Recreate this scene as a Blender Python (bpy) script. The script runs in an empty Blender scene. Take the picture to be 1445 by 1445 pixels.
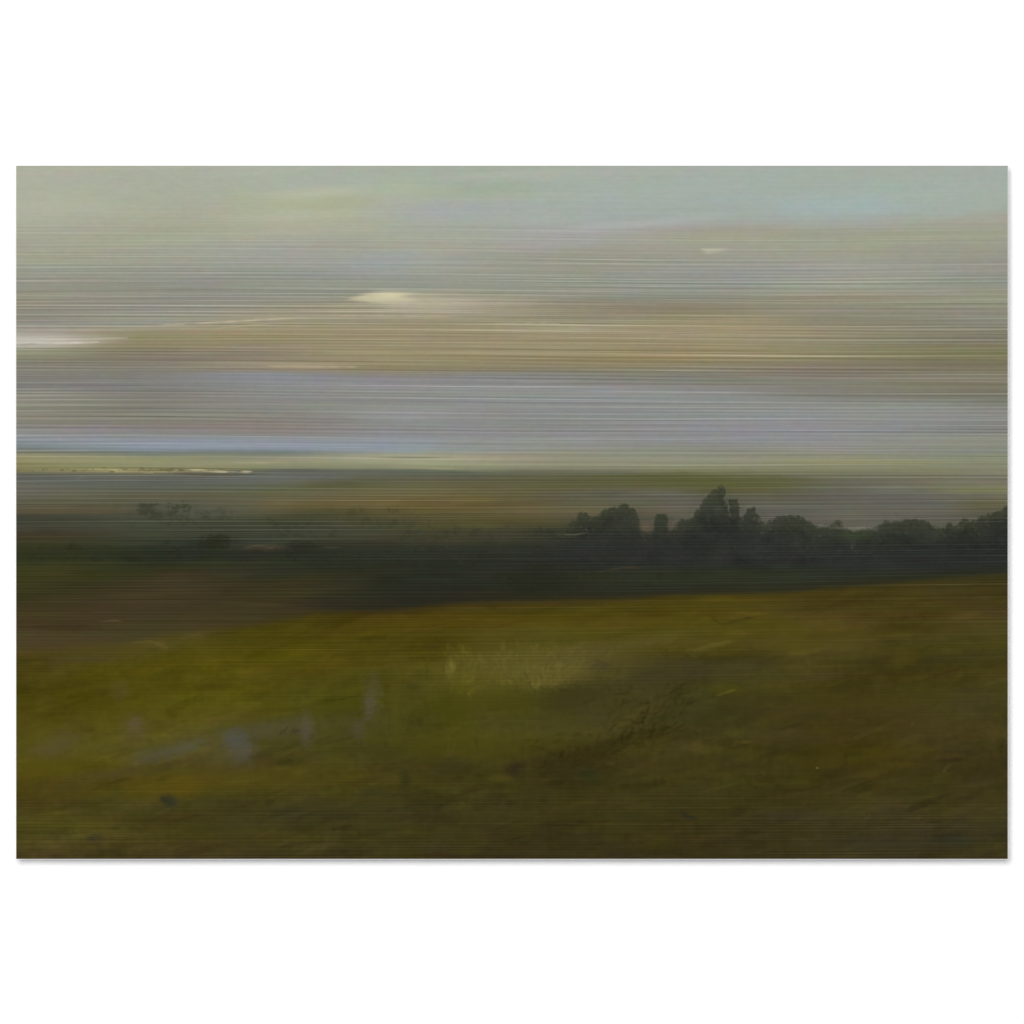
import math
import numpy as np

# ---------------------------------------------------------------------------
# The picture printed on the panel is worked out here as a field of colours, brush stroke by brush stroke
# (measured in picture units: 1399 across, 978 down), and is put on the print's mesh as a colour attribute.
# ---------------------------------------------------------------------------
X0, X1, Y0, Y1 = 23, 1422, 234, 1212
W, H = X1 - X0, Y1 - Y0
rng = np.random.default_rng(11)
YY, XX = np.mgrid[Y0:Y1, X0:X1].astype(np.float32)
YY += 0.5
XX += 0.5


def blur(a, sx, sy):
    """gaussian blur through the fourier transform, mirrored at the borders"""
    py, px = int(min(3 * sy + 2, a.shape[0] - 1)), int(min(3 * sx + 2, a.shape[1] - 1))
    p = np.pad(a, ((py, py), (px, px)), mode='reflect')
    fy = np.fft.fftfreq(p.shape[0])[:, None]
    fx = np.fft.rfftfreq(p.shape[1])[None, :]
    g = np.exp(-2 * np.pi ** 2 * ((fx * sx) ** 2 + (fy * sy) ** 2))
    q = np.fft.irfft2(np.fft.rfft2(p) * g, s=p.shape)
    return q[py:py + a.shape[0], px:px + a.shape[1]].astype(np.float32)


def noise(sx, sy):
    mx, my = int(min(3 * sx + 2, W)), int(min(3 * sy + 2, H))
    n = blur(rng.standard_normal((H + 2 * my, W + 2 * mx)).astype(np.float32), sx, sy)[my:my + H, mx:mx + W]
    return (n - n.mean()) / n.std()


def sstep(a, b, v):
    t = np.clip((v - a) / (b - a), 0, 1)
    return t * t * (3 - 2 * t)


def curve(pts, x):
    return np.interp(x, [p[0] for p in pts], [p[1] for p in pts])


XS = XX[0]
# horizon and the crest of the near meadow
HOR = [(23, 666), (230, 668), (330, 664), (410, 663), (610, 665), (810, 668), (1010, 671), (1210, 673), (1422, 676)]
CREST = [(23, 926), (130, 917), (185, 911), (225, 903), (290, 892), (340, 889), (390, 881), (430, 872), (480, 866), (560, 858),
         (640, 852), (760, 849), (860, 847), (960, 841), (1010, 839), (1100, 838), (1200, 831), (1300, 821), (1422, 808)]

COLS = {
54: "234 172 174 156/300 172 175 157/330 165 167 146/355 160 160 141/375 156 160 142/400 147 146 130/425 146 144 125/445 141 137 121/455 147 143 128/464 158 151 135/472 170 164 149/482 176 170 155/487 172 164 148/491 147 145 118/500 150 150 118/510 136 130 112/530 131 129 118/545 128 127 119/560 143 142 130/575 140 137 120/590 138 133 118/600 133 129 121/610 141 139 134/618 139 146 150/628 128 138 143/635 122 130 128/640 125 128 110/648 150 147 110/655 135 132 90/663 128 126 88/668 104 105 84/675 95 98 87/685 98 100 86/700 94 91 76/712 86 82 60/722 84 77 53/730 60 60 45/745 64 63 48/755 60 52 34/770 52 52 30/785 44 47 26/800 54 54 26/820 54 53 24/840 52 48 24/860 60 50 26/880 64 52 29/890 68 58 32/910 71 60 34/925 72 61 25/940 76 65 24/970 78 68 16/1000 80 70 18/1030 84 74 24/1060 84 75 28/1085 84 74 20/1105 78 66 22/1130 74 62 24/1150 77 67 28/1165 72 64 26/1180 74 66 28/1200 70 58 30/1212 72 62 28",
220: "234 168 174 156/270 167 171 155/300 168 170 152/320 162 164 144/340 164 166 144/360 160 160 140/380 152 153 140/400 144 145 132/420 140 140 128/440 150 149 136/455 152 148 130/460 160 152 128/466 150 144 112/478 150 141 104/490 138 127 96/500 132 124 100/515 134 128 110/525 128 124 112/535 130 128 120/548 128 127 122/560 126 124 114/585 130 128 116/600 126 123 112/612 134 132 132/625 138 146 154/635 134 146 152/643 116 122 108/648 148 148 110/656 142 141 106/663 136 128 88/670 102 104 90/680 92 97 88/690 88 88 72/703 91 84 60/712 82 80 62/722 72 76 58/735 64 68 52/750 60 62 46/765 48 52 38/780 36 42 32/795 38 42 30/805 48 47 26/820 56 48 28/840 64 52 32/860 60 50 30/880 62 54 28/895 64 56 30/905 70 62 30/915 74 66 26/940 78 68 12/970 78 68 16/1000 78 70 18/1020 80 70 22/1045 76 68 28/1060 76 68 34/1080 74 64 30/1100 80 68 20/1115 80 68 22/1130 66 60 28/1150 66 56 24/1170 68 60 24/1190 66 56 26/1212 66 54 30",
410: "234 168 174 160/260 168 175 162/275 172 177 157/285 170 173 149/300 175 178 152/320 172 173 150/335 166 166 150/350 160 162 152/370 158 158 150/390 146 148 140/410 144 146 132/425 150 146 126/435 156 148 124/445 160 150 126/455 158 148 120/465 154 142 106/475 156 144 102/485 138 126 92/495 146 136 112/505 134 126 104/518 152 140 118/523 140 128 112/530 138 142 148/545 136 137 136/560 136 136 130/580 134 134 124/595 134 128 118/610 136 131 126/620 142 144 150/632 138 146 152/642 114 122 112/652 152 148 122/660 130 134 102/663 98 98 88/672 103 106 95/682 92 94 70/695 92 92 58/710 102 90 58/718 92 82 46/728 64 64 40/745 60 62 48/757 60 62 48/766 58 58 44/775 44 44 34/790 42 46 34/805 42 44 32/820 52 47 26/840 56 49 26/860 60 50 28/872 58 50 24/882 68 60 14/900 78 66 18/920 80 70 16/950 80 68 18/970 72 66 18/1000 70 64 18/1025 72 66 32/1050 72 66 28/1080 72 64 28/1100 72 62 22/1130 66 58 26/1150 60 54 28/1180 64 56 24/1200 64 56 28/1212 60 50 26",
610: "234 166 173 158/260 164 172 160/275 168 176 156/290 164 168 164/310 164 172 164/330 164 168 152/345 162 162 146/360 160 162 146/375 158 162 148/390 152 154 140/402 148 149 132/412 158 154 130/420 168 160 134/430 170 160 136/440 166 157 132/455 158 146 116/465 152 140 104/480 158 146 110/495 154 142 104/510 156 146 110/520 144 130 96/527 140 130 104/535 140 140 140/550 146 144 142/565 134 134 128/580 150 152 148/595 138 140 140/610 137 138 141/625 142 147 153/640 144 154 152/648 164 160 132/656 158 158 126/662 134 136 104/667 96 100 84/680 96 92 62/695 104 92 56/710 100 86 48/722 92 80 40/735 78 72 44/745 70 66 42/760 62 58 40/775 44 46 36/790 40 42 32/810 38 40 30/830 38 40 30/850 40 38 28/857 56 44 24/868 78 62 20/885 78 64 16/900 76 66 20/920 78 66 18/950 78 70 22/980 74 68 24/1010 72 66 24/1040 72 66 22/1060 66 60 22/1080 62 54 24/1110 64 56 22/1140 60 54 26/1170 62 54 24/1200 62 54 28/1212 58 48 24",
810: "234 166 172 162/270 164 174 166/300 162 170 164/320 162 164 160/340 162 162 154/355 156 156 140/375 152 152 134/395 150 152 136/415 148 150 136/425 140 136 118/440 150 142 118/450 146 138 114/460 160 149 122/475 154 140 104/490 156 142 104/505 150 138 100/515 146 132 98/525 132 126 104/535 132 132 124/545 150 152 152/560 140 144 144/580 140 142 140/600 136 136 134/615 142 142 140/630 142 142 138/640 142 142 128/650 148 144 118/660 136 136 110/667 108 110 90/675 94 92 58/690 92 88 52/700 84 82 56/712 88 84 60/725 96 84 56/735 78 74 50/750 58 58 42/762 50 50 40/775 42 44 38/790 40 42 38/800 42 44 36/815 44 44 32/830 38 40 28/843 46 42 26/852 66 56 24/865 74 62 14/880 80 66 20/900 76 68 24/915 76 68 26/930 80 72 34/950 76 66 28/970 66 60 28/1000 66 60 24/1030 68 62 26/1055 64 54 22/1075 60 50 24/1100 62 54 24/1150 62 54 24/1180 58 50 24/1212 56 46 26",
1010: "234 168 174 166/270 162 174 166/300 160 170 162/315 164 164 156/325 160 156 142/340 158 160 142/355 158 159 142/365 156 156 140/380 152 154 146/400 146 150 140/415 142 144 130/430 142 136 118/445 148 136 108/460 158 146 112/475 160 148 112/490 152 138 100/505 154 138 98/515 146 132 100/525 134 130 110/540 130 128 118/555 144 144 142/575 140 142 138/590 142 142 144/610 138 138 139/625 140 140 140/640 136 138 122/650 144 144 122/660 140 140 112/668 120 120 88/675 96 96 52/685 90 90 46/695 92 88 58/705 88 86 74/720 90 85 74/745 88 82 70/758 60 60 52/775 42 46 44/790 38 42 40/805 42 46 32/825 44 46 34/836 48 46 28/845 70 60 18/860 76 64 18/875 80 70 22/890 80 70 22/905 80 70 26/920 72 62 22/940 68 60 32/970 70 64 28/990 66 62 28/1020 60 56 26/1050 60 52 22/1080 60 52 22/1120 62 54 24/1150 60 52 24/1180 60 50 24/1212 56 48 24",
1210: "234 166 172 160/255 164 174 162/275 164 176 168/290 162 176 172/305 162 172 166/320 160 164 152/330 160 160 142/345 160 162 140/360 158 158 140/375 154 156 146/390 156 158 142/405 156 160 142/420 150 144 120/435 148 144 128/450 138 136 114/465 144 136 112/480 146 140 108/495 144 138 104/510 142 132 100/525 130 122 104/540 134 132 118/555 128 126 116/570 142 142 134/590 142 144 142/610 138 140 140/630 144 144 136/645 142 142 116/655 144 144 112/663 136 136 108/670 118 118 92/680 104 102 82/690 98 98 86/705 94 90 82/720 94 90 78/735 90 87 75/750 92 88 78/765 60 62 54/785 40 44 40/805 40 42 36/823 46 48 30/833 64 54 24/850 68 56 24/870 74 60 26/890 74 62 24/910 76 64 28/930 68 58 26/960 68 58 22/990 64 54 20/1010 66 54 22/1040 66 54 24/1060 66 56 16/1090 62 52 22/1130 62 54 24/1155 62 54 30/1180 60 52 28/1212 54 46 26",
1391: "234 166 172 164/270 164 174 162/290 162 172 160/305 164 164 150/315 162 161 146/330 158 158 140/345 158 156 140/360 152 152 138/375 150 150 138/395 142 144 134/410 148 150 132/425 150 150 130/440 138 136 118/455 142 140 122/470 132 128 106/480 132 126 104/492 134 128 94/505 132 128 92/515 126 120 92/525 124 118 98/535 140 134 116/545 124 118 100/560 124 124 108/575 138 138 128/590 136 138 130/605 126 126 118/620 142 144 130/635 138 140 126/650 136 140 112/660 136 136 110/675 116 114 92/690 118 116 84/700 104 102 80/715 92 90 70/735 84 82 64/750 66 68 54/775 42 46 46/790 40 42 42/803 42 46 38/814 58 52 28/830 64 54 26/850 68 56 26/870 74 60 30/890 74 66 30/910 72 64 24/925 68 60 28/940 68 58 24/970 70 62 26/1000 70 62 30/1030 68 58 26/1060 68 58 28/1090 64 54 26/1120 68 58 30/1150 68 58 30/1170 64 56 32/1200 64 56 30/1212 64 54 30",
}


def tmap(x, y):
    """picture height measured between the horizon and the meadow crest, so bands follow both lines"""
    h, c = curve(HOR, x), curve(CREST, x)
    return np.where(y < h, (y - 234) / (h - 234), np.where(y < c, 1 + (y - h) / (c - h), 2 + (y - c) / (1212 - c)))


def base_field():
    xs = sorted(COLS)
    N = 1800
    ts = np.linspace(0, 3, N)
    prof = []
    for x in xs:
        rows = np.array([[float(v) for v in r.split()] for r in COLS[x].split('/')])
        t = tmap(np.full(len(rows), float(x)), rows[:, 0])
        prof.append(np.stack([np.interp(ts, t, rows[:, k]) for k in (1, 2, 3)], 1))
    prof = np.array(prof)                                   # columns x N x 3
    wav = noise(160, 14) * 22 + noise(420, 40) * 26         # the bands wander sideways a little
    xi = np.interp(np.clip(XX + wav, xs[0], xs[-1]), xs, np.arange(len(xs)))
    i0 = np.clip(np.floor(xi).astype(int), 0, len(xs) - 2)
    f = (xi - i0)
    f = (f * f * (3 - 2 * f) * 0.5 + f * 0.5)[..., None]
    amp = np.where(YY < 660, 2.2, np.where(YY < 860, 1.2, 2.5))
    t = tmap(XX, YY + noise(120, 9) * amp)
    ti = np.clip(t / 3 * (N - 1), 0, N - 1.001)
    k = ti.astype(int)
    g = (ti - k)[..., None]
    a = prof[i0, k] * (1 - g) + prof[i0, k + 1] * g
    b = prof[i0 + 1, k] * (1 - g) + prof[i0 + 1, k + 1] * g
    return (a * (1 - f) + b * f).astype(np.float32)


IMG = base_field()
# greyer sky, a lighter and greener middle distance
_l = IMG.mean(2, keepdims=True)
_sky = (1 - sstep(655, 672, YY))[..., None]
_tan = np.exp(-((YY - 480) / 45.0) ** 2)[..., None]
IMG = IMG + (_l - IMG) * _sky * sstep(300, 380, YY)[..., None] * (0.10 + 0.12 * _tan)
_c = curve(CREST, XX)
_far = (sstep(664, 672, YY) * (1 - sstep(735, 770, YY)))[..., None]
IMG = IMG + (_l - IMG) * _far * 0.24
_band = (sstep(735, 765, YY) * (1 - sstep(-14, 0, YY - _c)))[..., None]
IMG = IMG + (_l - IMG) * _band * 0.14
_mid = (sstep(668, 700, YY) * (1 - sstep(-6, 6, YY - _c)))[..., None]
IMG = IMG * (1 + 0.09 * _mid) + _mid * np.array((0.0, 0.8, 0.8), np.float32)


def put(mask, col, box=None):
    ys, xs = box if box else (slice(None), slice(None))
    m = mask[..., None]
    IMG[ys, xs] = IMG[ys, xs] * (1 - m) + np.array(col, np.float32) * m


def window(x0, x1, y0, y1):
    return (slice(max(0, int(y0 - Y0)), min(H, int(y1 - Y0) + 1)), slice(max(0, int(x0 - X0)), min(W, int(x1 - X0) + 1)))


def blob(cx, cy, rx, ry, col, a=1.0, rot=0.0, soft=0.6, rough=0.0):
    """a soft dab of paint"""
    R = max(rx, ry) * 1.9 + 3
    b = window(cx - R, cx + R, cy - R, cy + R)
    x, y = XX[b] - cx, YY[b] - cy
    if x.size == 0:
        return
    c, s = math.cos(math.radians(rot)), math.sin(math.radians(rot))
    u, v = (x * c + y * s) / rx, (-x * s + y * c) / ry
    d = np.sqrt(u * u + v * v)
    if rough:
        d = d + GRAIN[b] * rough
    put(a * (1 - sstep(1 - soft, 1 + soft, d)), col, b)


def line(pts, w, col, a=1.0, soft=1.2, taper=True):
    """a brush line through points, thinning at its ends"""
    P = np.array(pts, float)
    b = window(P[:, 0].min() - w - 4, P[:, 0].max() + w + 4, P[:, 1].min() - w - 4, P[:, 1].max() + w + 4)
    x, y = XX[b] + WARPX[b] * min(1, w / 2.5), YY[b] + WARPY[b] * min(1, w / 2.5)
    if x.size == 0:
        return
    best = np.full(x.shape, 1e9, np.float32)
    run = np.zeros(x.shape, np.float32)
    L = np.hypot(*(P[1:] - P[:-1]).T)
    tot, acc = L.sum(), 0
    for i in range(len(L)):
        p, q = P[i], P[i + 1]
        t = np.clip(((x - p[0]) * (q[0] - p[0]) + (y - p[1]) * (q[1] - p[1])) / max(L[i] ** 2, 1e-6), 0, 1)
        d = np.hypot(x - p[0] - t * (q[0] - p[0]), y - p[1] - t * (q[1] - p[1]))
        m = d < best
        best = np.where(m, d, best)
        run = np.where(m, (acc + t * L[i]) / tot, run)
        acc += L[i]
    ww = w * (np.sqrt(np.clip(4 * run * (1 - run), 0.02, 1)) if taper else 1)
    brk = np.clip(0.8 + 0.3 * BREAK[b], 0.15, 1.1)
    put(np.clip(a * brk, 0, 1) * (1 - sstep(ww * 0.5 - soft * 0.5, ww * 0.5 + soft, best)), col, b)


GRAIN = noise(1.6, 1.2)
CLUMP = noise(6, 5)
WARPX, WARPY = noise(3, 3) * 1.3, noise(5, 2) * 0.9 * (0.15 + 0.85 * sstep(680, 760, YY))
BREAK = noise(5, 1.5)

# ---- sky: soft brushwork, slightly rising to the right
def colour_at(x, y):
    return IMG[int(min(max(y - Y0, 0), H - 1)), int(min(max(x - X0, 0), W - 1))].copy()

for i in range(420):
    x, y = rng.uniform(10, 1430), rng.uniform(230, 640)
    if y > 400 and rng.random() < 0.5:
        continue
    c = colour_at(x, y) + rng.normal(0, 2.6) + rng.normal(0, 1.6, 3)
    blob(x, y, rng.uniform(25, 120), rng.uniform(2.5, 9), c, rng.uniform(0.3, 0.7), rng.uniform(-5, 0.5), 0.7)

blob(445, 273, 60, 7, (182, 184, 164), 0.7, -4, 0.8)
blob(420, 306, 40, 8, (179, 181, 160), 0.5, -4, 0.8)
blob(470, 290, 40, 6, (168, 170, 146), 0.5, -5, 0.8)
blob(90, 290, 45, 9, (176, 180, 158), 0.5, -3, 0.8)
blob(700, 247, 90, 4, (176, 182, 168), 0.45, -3.5, 0.8)
blob(560, 268, 40, 18, (170, 180, 158), 0.5, 0, 0.9)
blob(600, 300, 70, 12, (164, 168, 168), 0.5, -3, 0.9)
blob(770, 340, 60, 12, (164, 164, 162), 0.5, -4, 0.9)
blob(880, 318, 90, 5, (172, 176, 172), 0.65, -4, 0.8)
blob(990, 306, 60, 6, (170, 178, 172), 0.5, -4, 0.8)
blob(1190, 290, 70, 12, (161, 177, 176), 0.55, -2, 0.9)
blob(1090, 250, 120, 12, (162, 174, 164), 0.5, -2, 0.9)
blob(1330, 300, 70, 8, (162, 176, 168), 0.5, -2, 0.9)
blob(1400, 306, 40, 7, (163, 163, 151), 0.4, -6, 0.9)
blob(1300, 265, 90, 14, (161, 176, 170), 0.45, -2, 0.9)
blob(540, 372, 45, 16, (152, 159, 160), 0.5, -2, 0.9)
blob(560, 362, 30, 7, (150, 158, 165), 0.3, -2, 0.9)
blob(140, 360, 60, 8, (156, 152, 138), 0.5, -2, 0.9)
blob(560, 470, 200, 18, (157, 146, 118), 0.3, -1, 0.9)
blob(1060, 478, 90, 24, (160, 147, 116), 0.4, 0, 0.9)
blob(330, 470, 90, 16, (154, 146, 114), 0.4, -2, 0.9)
blob(950, 437, 90, 5, (132, 124, 110), 0.5, 0, 0.9)
blob(700, 555, 200, 26, (140, 140, 138), 0.5, 0, 0.9)
blob(620, 540, 180, 10, (138, 136, 142), 0.5, 0, 0.9)
blob(1140, 600, 200, 20, (144, 144, 146), 0.45, 0, 0.9)
blob(150, 618, 130, 6, (146, 154, 162), 0.35, 0.5, 0.9)
blob(330, 626, 160, 8, (140, 150, 162), 0.5, 0.5, 0.9)
blob(520, 630, 90, 7, (142, 149, 160), 0.4, 0.5, 0.9)
blob(1220, 652, 110, 3, (150, 148, 108), 0.6, 0.5, 0.9)

SKYMASK = 1 - sstep(-3, 2, YY - curve(HOR, XX))

# ---- middle distance
blob(250, 684, 130, 9, (94, 98, 90), 0.5, 0.5, 0.9)
blob(380, 676, 70, 6, (106, 108, 104), 0.6, 0, 0.9)
blob(470, 710, 90, 6, (100, 88, 52), 0.45, 0, 0.9)
blob(470, 686, 60, 5, (86, 86, 50), 0.5, 0, 0.9)
blob(680, 708, 90, 9, (104, 90, 50), 0.45, 0, 0.9)
blob(700, 735, 80, 7, (92, 82, 42), 0.5, 0, 0.9)
blob(640, 742, 40, 6, (92, 84, 44), 0.4, 0, 0.9)
blob(870, 698, 60, 9, (98, 96, 86), 0.6, 0, 0.9)
blob(795, 700, 40, 6, (94, 88, 74), 0.5, 0, 0.9)
blob(940, 697, 45, 7, (104, 102, 92), 0.55, 0, 0.9)
blob(1050, 682, 60, 8, (92, 93, 56), 0.5, 0, 0.9)
blob(920, 680, 60, 8, (90, 90, 58), 0.45, 0, 0.9)
blob(1100, 705, 50, 6, (92, 90, 60), 0.4, 0, 0.9)
blob(1180, 706, 120, 12, (95, 93, 84), 0.5, 0, 0.9)
blob(970, 712, 26, 9, (104, 98, 92), 0.5, 0, 0.8)
blob(1160, 728, 90, 8, (99, 95, 84), 0.5, 0, 0.8)
blob(1375, 692, 55, 4, (118, 118, 76), 0.5, 0, 0.9)
blob(1390, 712, 40, 10, (94, 90, 62), 0.5, 0, 0.9)
blob(120, 720, 80, 5, (92, 82, 58), 0.5, 0, 0.9)
blob(90, 745, 80, 6, (66, 64, 50), 0.4, 0, 0.9)
blob(85, 757, 60, 4, (68, 58, 40), 0.3, 0, 0.9)
blob(50, 815, 60, 12, (60, 57, 30), 0.5, 0, 0.9)
blob(300, 705, 120, 8, (92, 90, 74), 0.35, 0, 0.9)
blob(300, 722, 80, 10, (86, 88, 76), 0.5, 0, 0.9)
blob(510, 850, 90, 10, (42, 42, 32), 0.5, 0, 0.9)

for i in range(700):
    x = rng.uniform(20, 1425)
    y = rng.uniform(668, min(curve(CREST, x) - 6, 900))
    c = colour_at(x, y)
    k = rng.normal(0, 4.2)
    c = c + np.array((k, k * 0.95, k * 0.7)) + rng.normal(0, 1.5, 3)
    blob(x, y, rng.uniform(8, 45), rng.uniform(1.5, 5), c, rng.uniform(0.25, 0.6), rng.uniform(-2, 2), 0.6, 0.15)

# far shore lights and the thin bright water under the yellow sky
line([(60, 660), (150, 662), (240, 664)], 4, (140, 136, 92), 0.5, 2)
line([(133, 662), (165, 664), (178, 667)], 1.6, (188, 172, 128), 0.8)
line([(130, 663), (200, 664)], 1.2, (176, 164, 122), 0.6)
line([(160, 667), (190, 666)], 1.6, (182, 170, 130), 0.8)
line([(218, 666), (232, 662)], 2.4, (172, 160, 116), 0.8)

line([(170, 660), (250, 661), (340, 662)], 1.4, (112, 108, 72), 0.5)
line([(190, 667), (225, 664), (245, 662), (270, 668), (330, 671), (370, 668)], 2, (84, 80, 60), 0.7)
for x, y, r in ((212, 662, 2.2), (236, 664, 5), (250, 663, 3), (200, 665, 3), (192, 640, 0), (25, 664, 3), (228, 664, 2)):
    if r:
        blob(x, y, r, r * 0.6, (86, 82, 50), 0.85, 0, 0.5)
line([(178, 639), (188, 638)], 2, (96, 104, 100), 0.7)
line([(104, 676), (112, 673), (120, 672.5)], 2.6, (136, 138, 124), 0.65, 1.5)
line([(335, 653), (400, 653.5)], 2, (176, 168, 140), 0.6)
line([(560, 659), (640, 662)], 2, (170, 166, 134), 0.5)
line([(480, 648), (700, 648.5)], 2, (176, 172, 146), 0.45)
line([(540, 646), (620, 646)], 1.6, (104, 112, 92), 0.7)
line([(490, 664), (600, 664), (680, 668)], 3, (88, 96, 86), 0.6, 2)
line([(690, 666), (800, 667), (900, 668)], 2.5, (100, 102, 86), 0.5, 2)
line([(620, 665), (660, 667)], 2, (82, 90, 72), 0.5)

# ---- small pale far trees on the left
def tuft(cx, cy, r, col, a, n=16, up=1.0):
    for _ in range(n):
        blob(cx + rng.normal(0, r * 0.5), cy + rng.normal(0, r * 0.35) * up, rng.uniform(0.15, 0.4) * r, rng.uniform(0.12, 0.35) * r,
             np.array(col) + rng.normal(0, 3), a, rng.uniform(-30, 30), 0.6, 0.25)

tuft(208, 720, 13, (60, 62, 46), 0.7, 30)
tuft(246, 721, 9, (54, 56, 42), 0.7, 18, 1.5)
tuft(262, 717, 7, (54, 56, 42), 0.7, 14, 1.5)
tuft(238, 727, 8, (66, 68, 52), 0.45, 10)
tuft(165, 716, 6, (70, 70, 50), 0.4, 8)
tuft(285, 720, 8, (76, 80, 64), 0.45, 10)
for x in (236, 243, 250, 256, 262, 270, 290):
    line([(x, 717 + rng.uniform(-3, 3)), (x + rng.uniform(-3, 3), 729)], 1.4, (94, 98, 84), 0.45)
line([(190, 729), (260, 730), (330, 727)], 2, (92, 94, 78), 0.35)
line([(480, 714), (545, 713)], 2.5, (112, 104, 82), 0.5, 2)
line([(506, 713), (509, 716)], 2, (84, 66, 40), 0.6)
line([(300, 741), (480, 744)], 2, (74, 72, 56), 0.3)
blob(305, 765, 22, 9, (42, 42, 32), 0.9, 0, 0.4, 0.2)
blob(290, 771, 24, 7, (42, 43, 32), 0.7, 0, 0.6, 0.2)
blob(425, 772, 20, 8, (42, 42, 32), 0.8, 0, 0.5, 0.2)
blob(365, 777, 12, 5, (44, 44, 34), 0.7, 0, 0.5, 0.2)
line([(345, 772), (375, 771), (405, 772)], 2.4, (98, 86, 68), 0.75)
line([(345, 775), (400, 775)], 4, (74, 62, 48), 0.6, 2)
line([(457, 772), (480, 772)], 1.6, (86, 82, 64), 0.6)
for x0, x1, y0, y1, n, c in ((180, 330, 722, 745, 40, (62, 65, 50)), (40, 300, 772, 792, 46, (46, 46, 33)), (320, 760, 776, 800, 60, (44, 46, 36)), (560, 780, 745, 770, 46, (56, 58, 44)),
                            (730, 830, 750, 790, 40, (46, 48, 38)), (380, 560, 735, 760, 34, (58, 60, 46)), (470, 620, 722, 745, 26, (70, 70, 46)), (700, 1000, 800, 835, 46, (42, 44, 32))):
    for _ in range(n):
        x, y = rng.uniform(x0, x1), rng.uniform(y0, y1)
        tuft(x, y, rng.uniform(4, 12), np.array(c) + rng.normal(0, 4), 0.38, 6)
line([(150, 756), (300, 756)], 1.5, (76, 78, 60), 0.4)

# ---- the dark line of trees
TREES = [(760, 776), (772, 768), (779, 762), (790, 749), (796, 743), (799, 741), (807, 737), (814, 734), (815, 727), (821, 724), (828, 725), (834, 733),
         (842, 729), (850, 722), (862, 718), (872, 716), (880, 713), (888, 716), (895, 719), (900, 726), (902, 734), (904, 746), (906, 751), (922, 751),
         (924, 742), (924, 729), (930, 727), (938, 726), (942, 728), (941, 742), (944, 751), (948, 748), (954, 738), (960, 735), (972, 734), (978, 729),
         (982, 723), (985, 719), (989, 713), (993, 706), (997, 702), (1001, 697), (1006, 693), (1010, 690), (1013, 691), (1015, 686), (1018, 689), (1024, 690), (1023, 696), (1019.5, 703), (1022, 706), (1026, 706),
         (1027, 720), (1028.5, 724), (1029.5, 704), (1034, 703), (1041, 703), (1042.5, 717), (1043.5, 730), (1047, 729), (1053, 721), (1058, 718), (1065, 716), (1066.5, 727), (1070, 729), (1076, 739), (1085, 736),
         (1093, 731), (1099, 729), (1110, 728), (1119, 728), (1127, 730), (1133, 731), (1144, 740), (1159, 744), (1166, 742), (1173, 741), (1180, 737),
         (1187, 737), (1190, 743), (1198, 749), (1206, 751), (1216, 748), (1226, 745), (1237, 745), (1243, 740), (1249, 736), (1259, 739), (1265, 736),
         (1271, 735), (1280, 733), (1292, 734), (1300, 735), (1309, 736), (1315, 742), (1320, 746), (1329, 746), (1335, 741), (1340, 738), (1346, 745), (1350, 741),
         (1355, 734), (1361, 733), (1367, 736), (1374, 736), (1380, 731), (1390, 728), (1398, 726), (1408, 722), (1414, 721), (1418, 715), (1424, 713)]
top = curve(TREES, XX + noise(1.2, 1.2) * 0.9)
jag = noise(1.3, 1.0) * 1.0 + noise(4, 2) * 0.8
inside = sstep(-2.2, 2.2, YY - top + jag)
right = sstep(770, 830, XX)
# bushy colouring: greener towards the tops, blue-black in the mass
_ts = curve(TREES, XS)
_tp = np.pad(_ts, 90, mode='edge')
_kk = np.exp(-(np.arange(-90, 91) / 38.0) ** 2)
_tp = np.convolve(_tp, _kk / _kk.sum(), mode='valid')[None, :]
depth = np.clip((YY - _tp + 22) / 66, 0, 1)[..., None]
green = np.array((58, 62, 47), np.float32)
blue = np.array((43, 45, 42), np.float32)
tree = green * (1 - depth) + blue * depth + (CLUMP * 1.6 + GRAIN * 1.3 + noise(14, 9) * 1.6)[..., None] * np.array((1, 1, 0.85), np.float32)
low = sstep(785, 812, YY)
m = (inside * right * (1 - low) * (0.80 + 0.18 * np.clip((YY - top) / 20, 0, 1)))[..., None]
IMG = IMG * (1 - m) + tree * m
for i in range(900):                                     # ragged leafage along the tops
    x = rng.uniform(785, 1424)
    y = curve(TREES, x) + abs(rng.normal(0, 9)) - 1.0
    if y > 768:
        continue
    up = rng.random() < 0.5
    c = np.array((54, 58, 44) if up else (64, 67, 52)) + rng.normal(0, 3)
    blob(x, y, rng.uniform(0.8, 2.6), rng.uniform(0.7, 2.2), c, rng.uniform(0.3, 0.7), rng.uniform(-60, 60), 0.5, 0.25)
blob(912, 744, 8, 7, (104, 94, 76), 0.6, 0, 0.8)
blob(910, 741, 4, 4, (114, 98, 78), 0.35, 0, 0.8)
blob(951, 741, 5, 5, (100, 92, 84), 0.5, -30, 0.7)
blob(933, 738, 7, 10, (54, 58, 46), 0.85, 8, 0.35, 0.25)
line([(933, 740), (934, 753)], 4, (52, 56, 44), 0.9)
line([(795, 755), (812, 754), (830, 753)], 1.8, (92, 90, 74), 0.7)
line([(826, 745), (830, 752)], 1.6, (92, 84, 70), 0.6)
line([(1153, 743), (1175, 744), (1200, 747), (1235, 747)], 4, (124, 120, 110), 0.5, 2.5)
line([(1200, 745), (1230, 746)], 2.5, (130, 126, 114), 0.5, 1.5)
line([(1186, 737), (1190, 745)], 2, (112, 108, 96), 0.5)
line([(1201, 763), (1204, 772), (1208, 780)], 2.4, (84, 86, 76), 0.55, 1.5)
line([(1203, 770), (1204, 782)], 2, (78, 80, 70), 0.35, 1.5)
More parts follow.
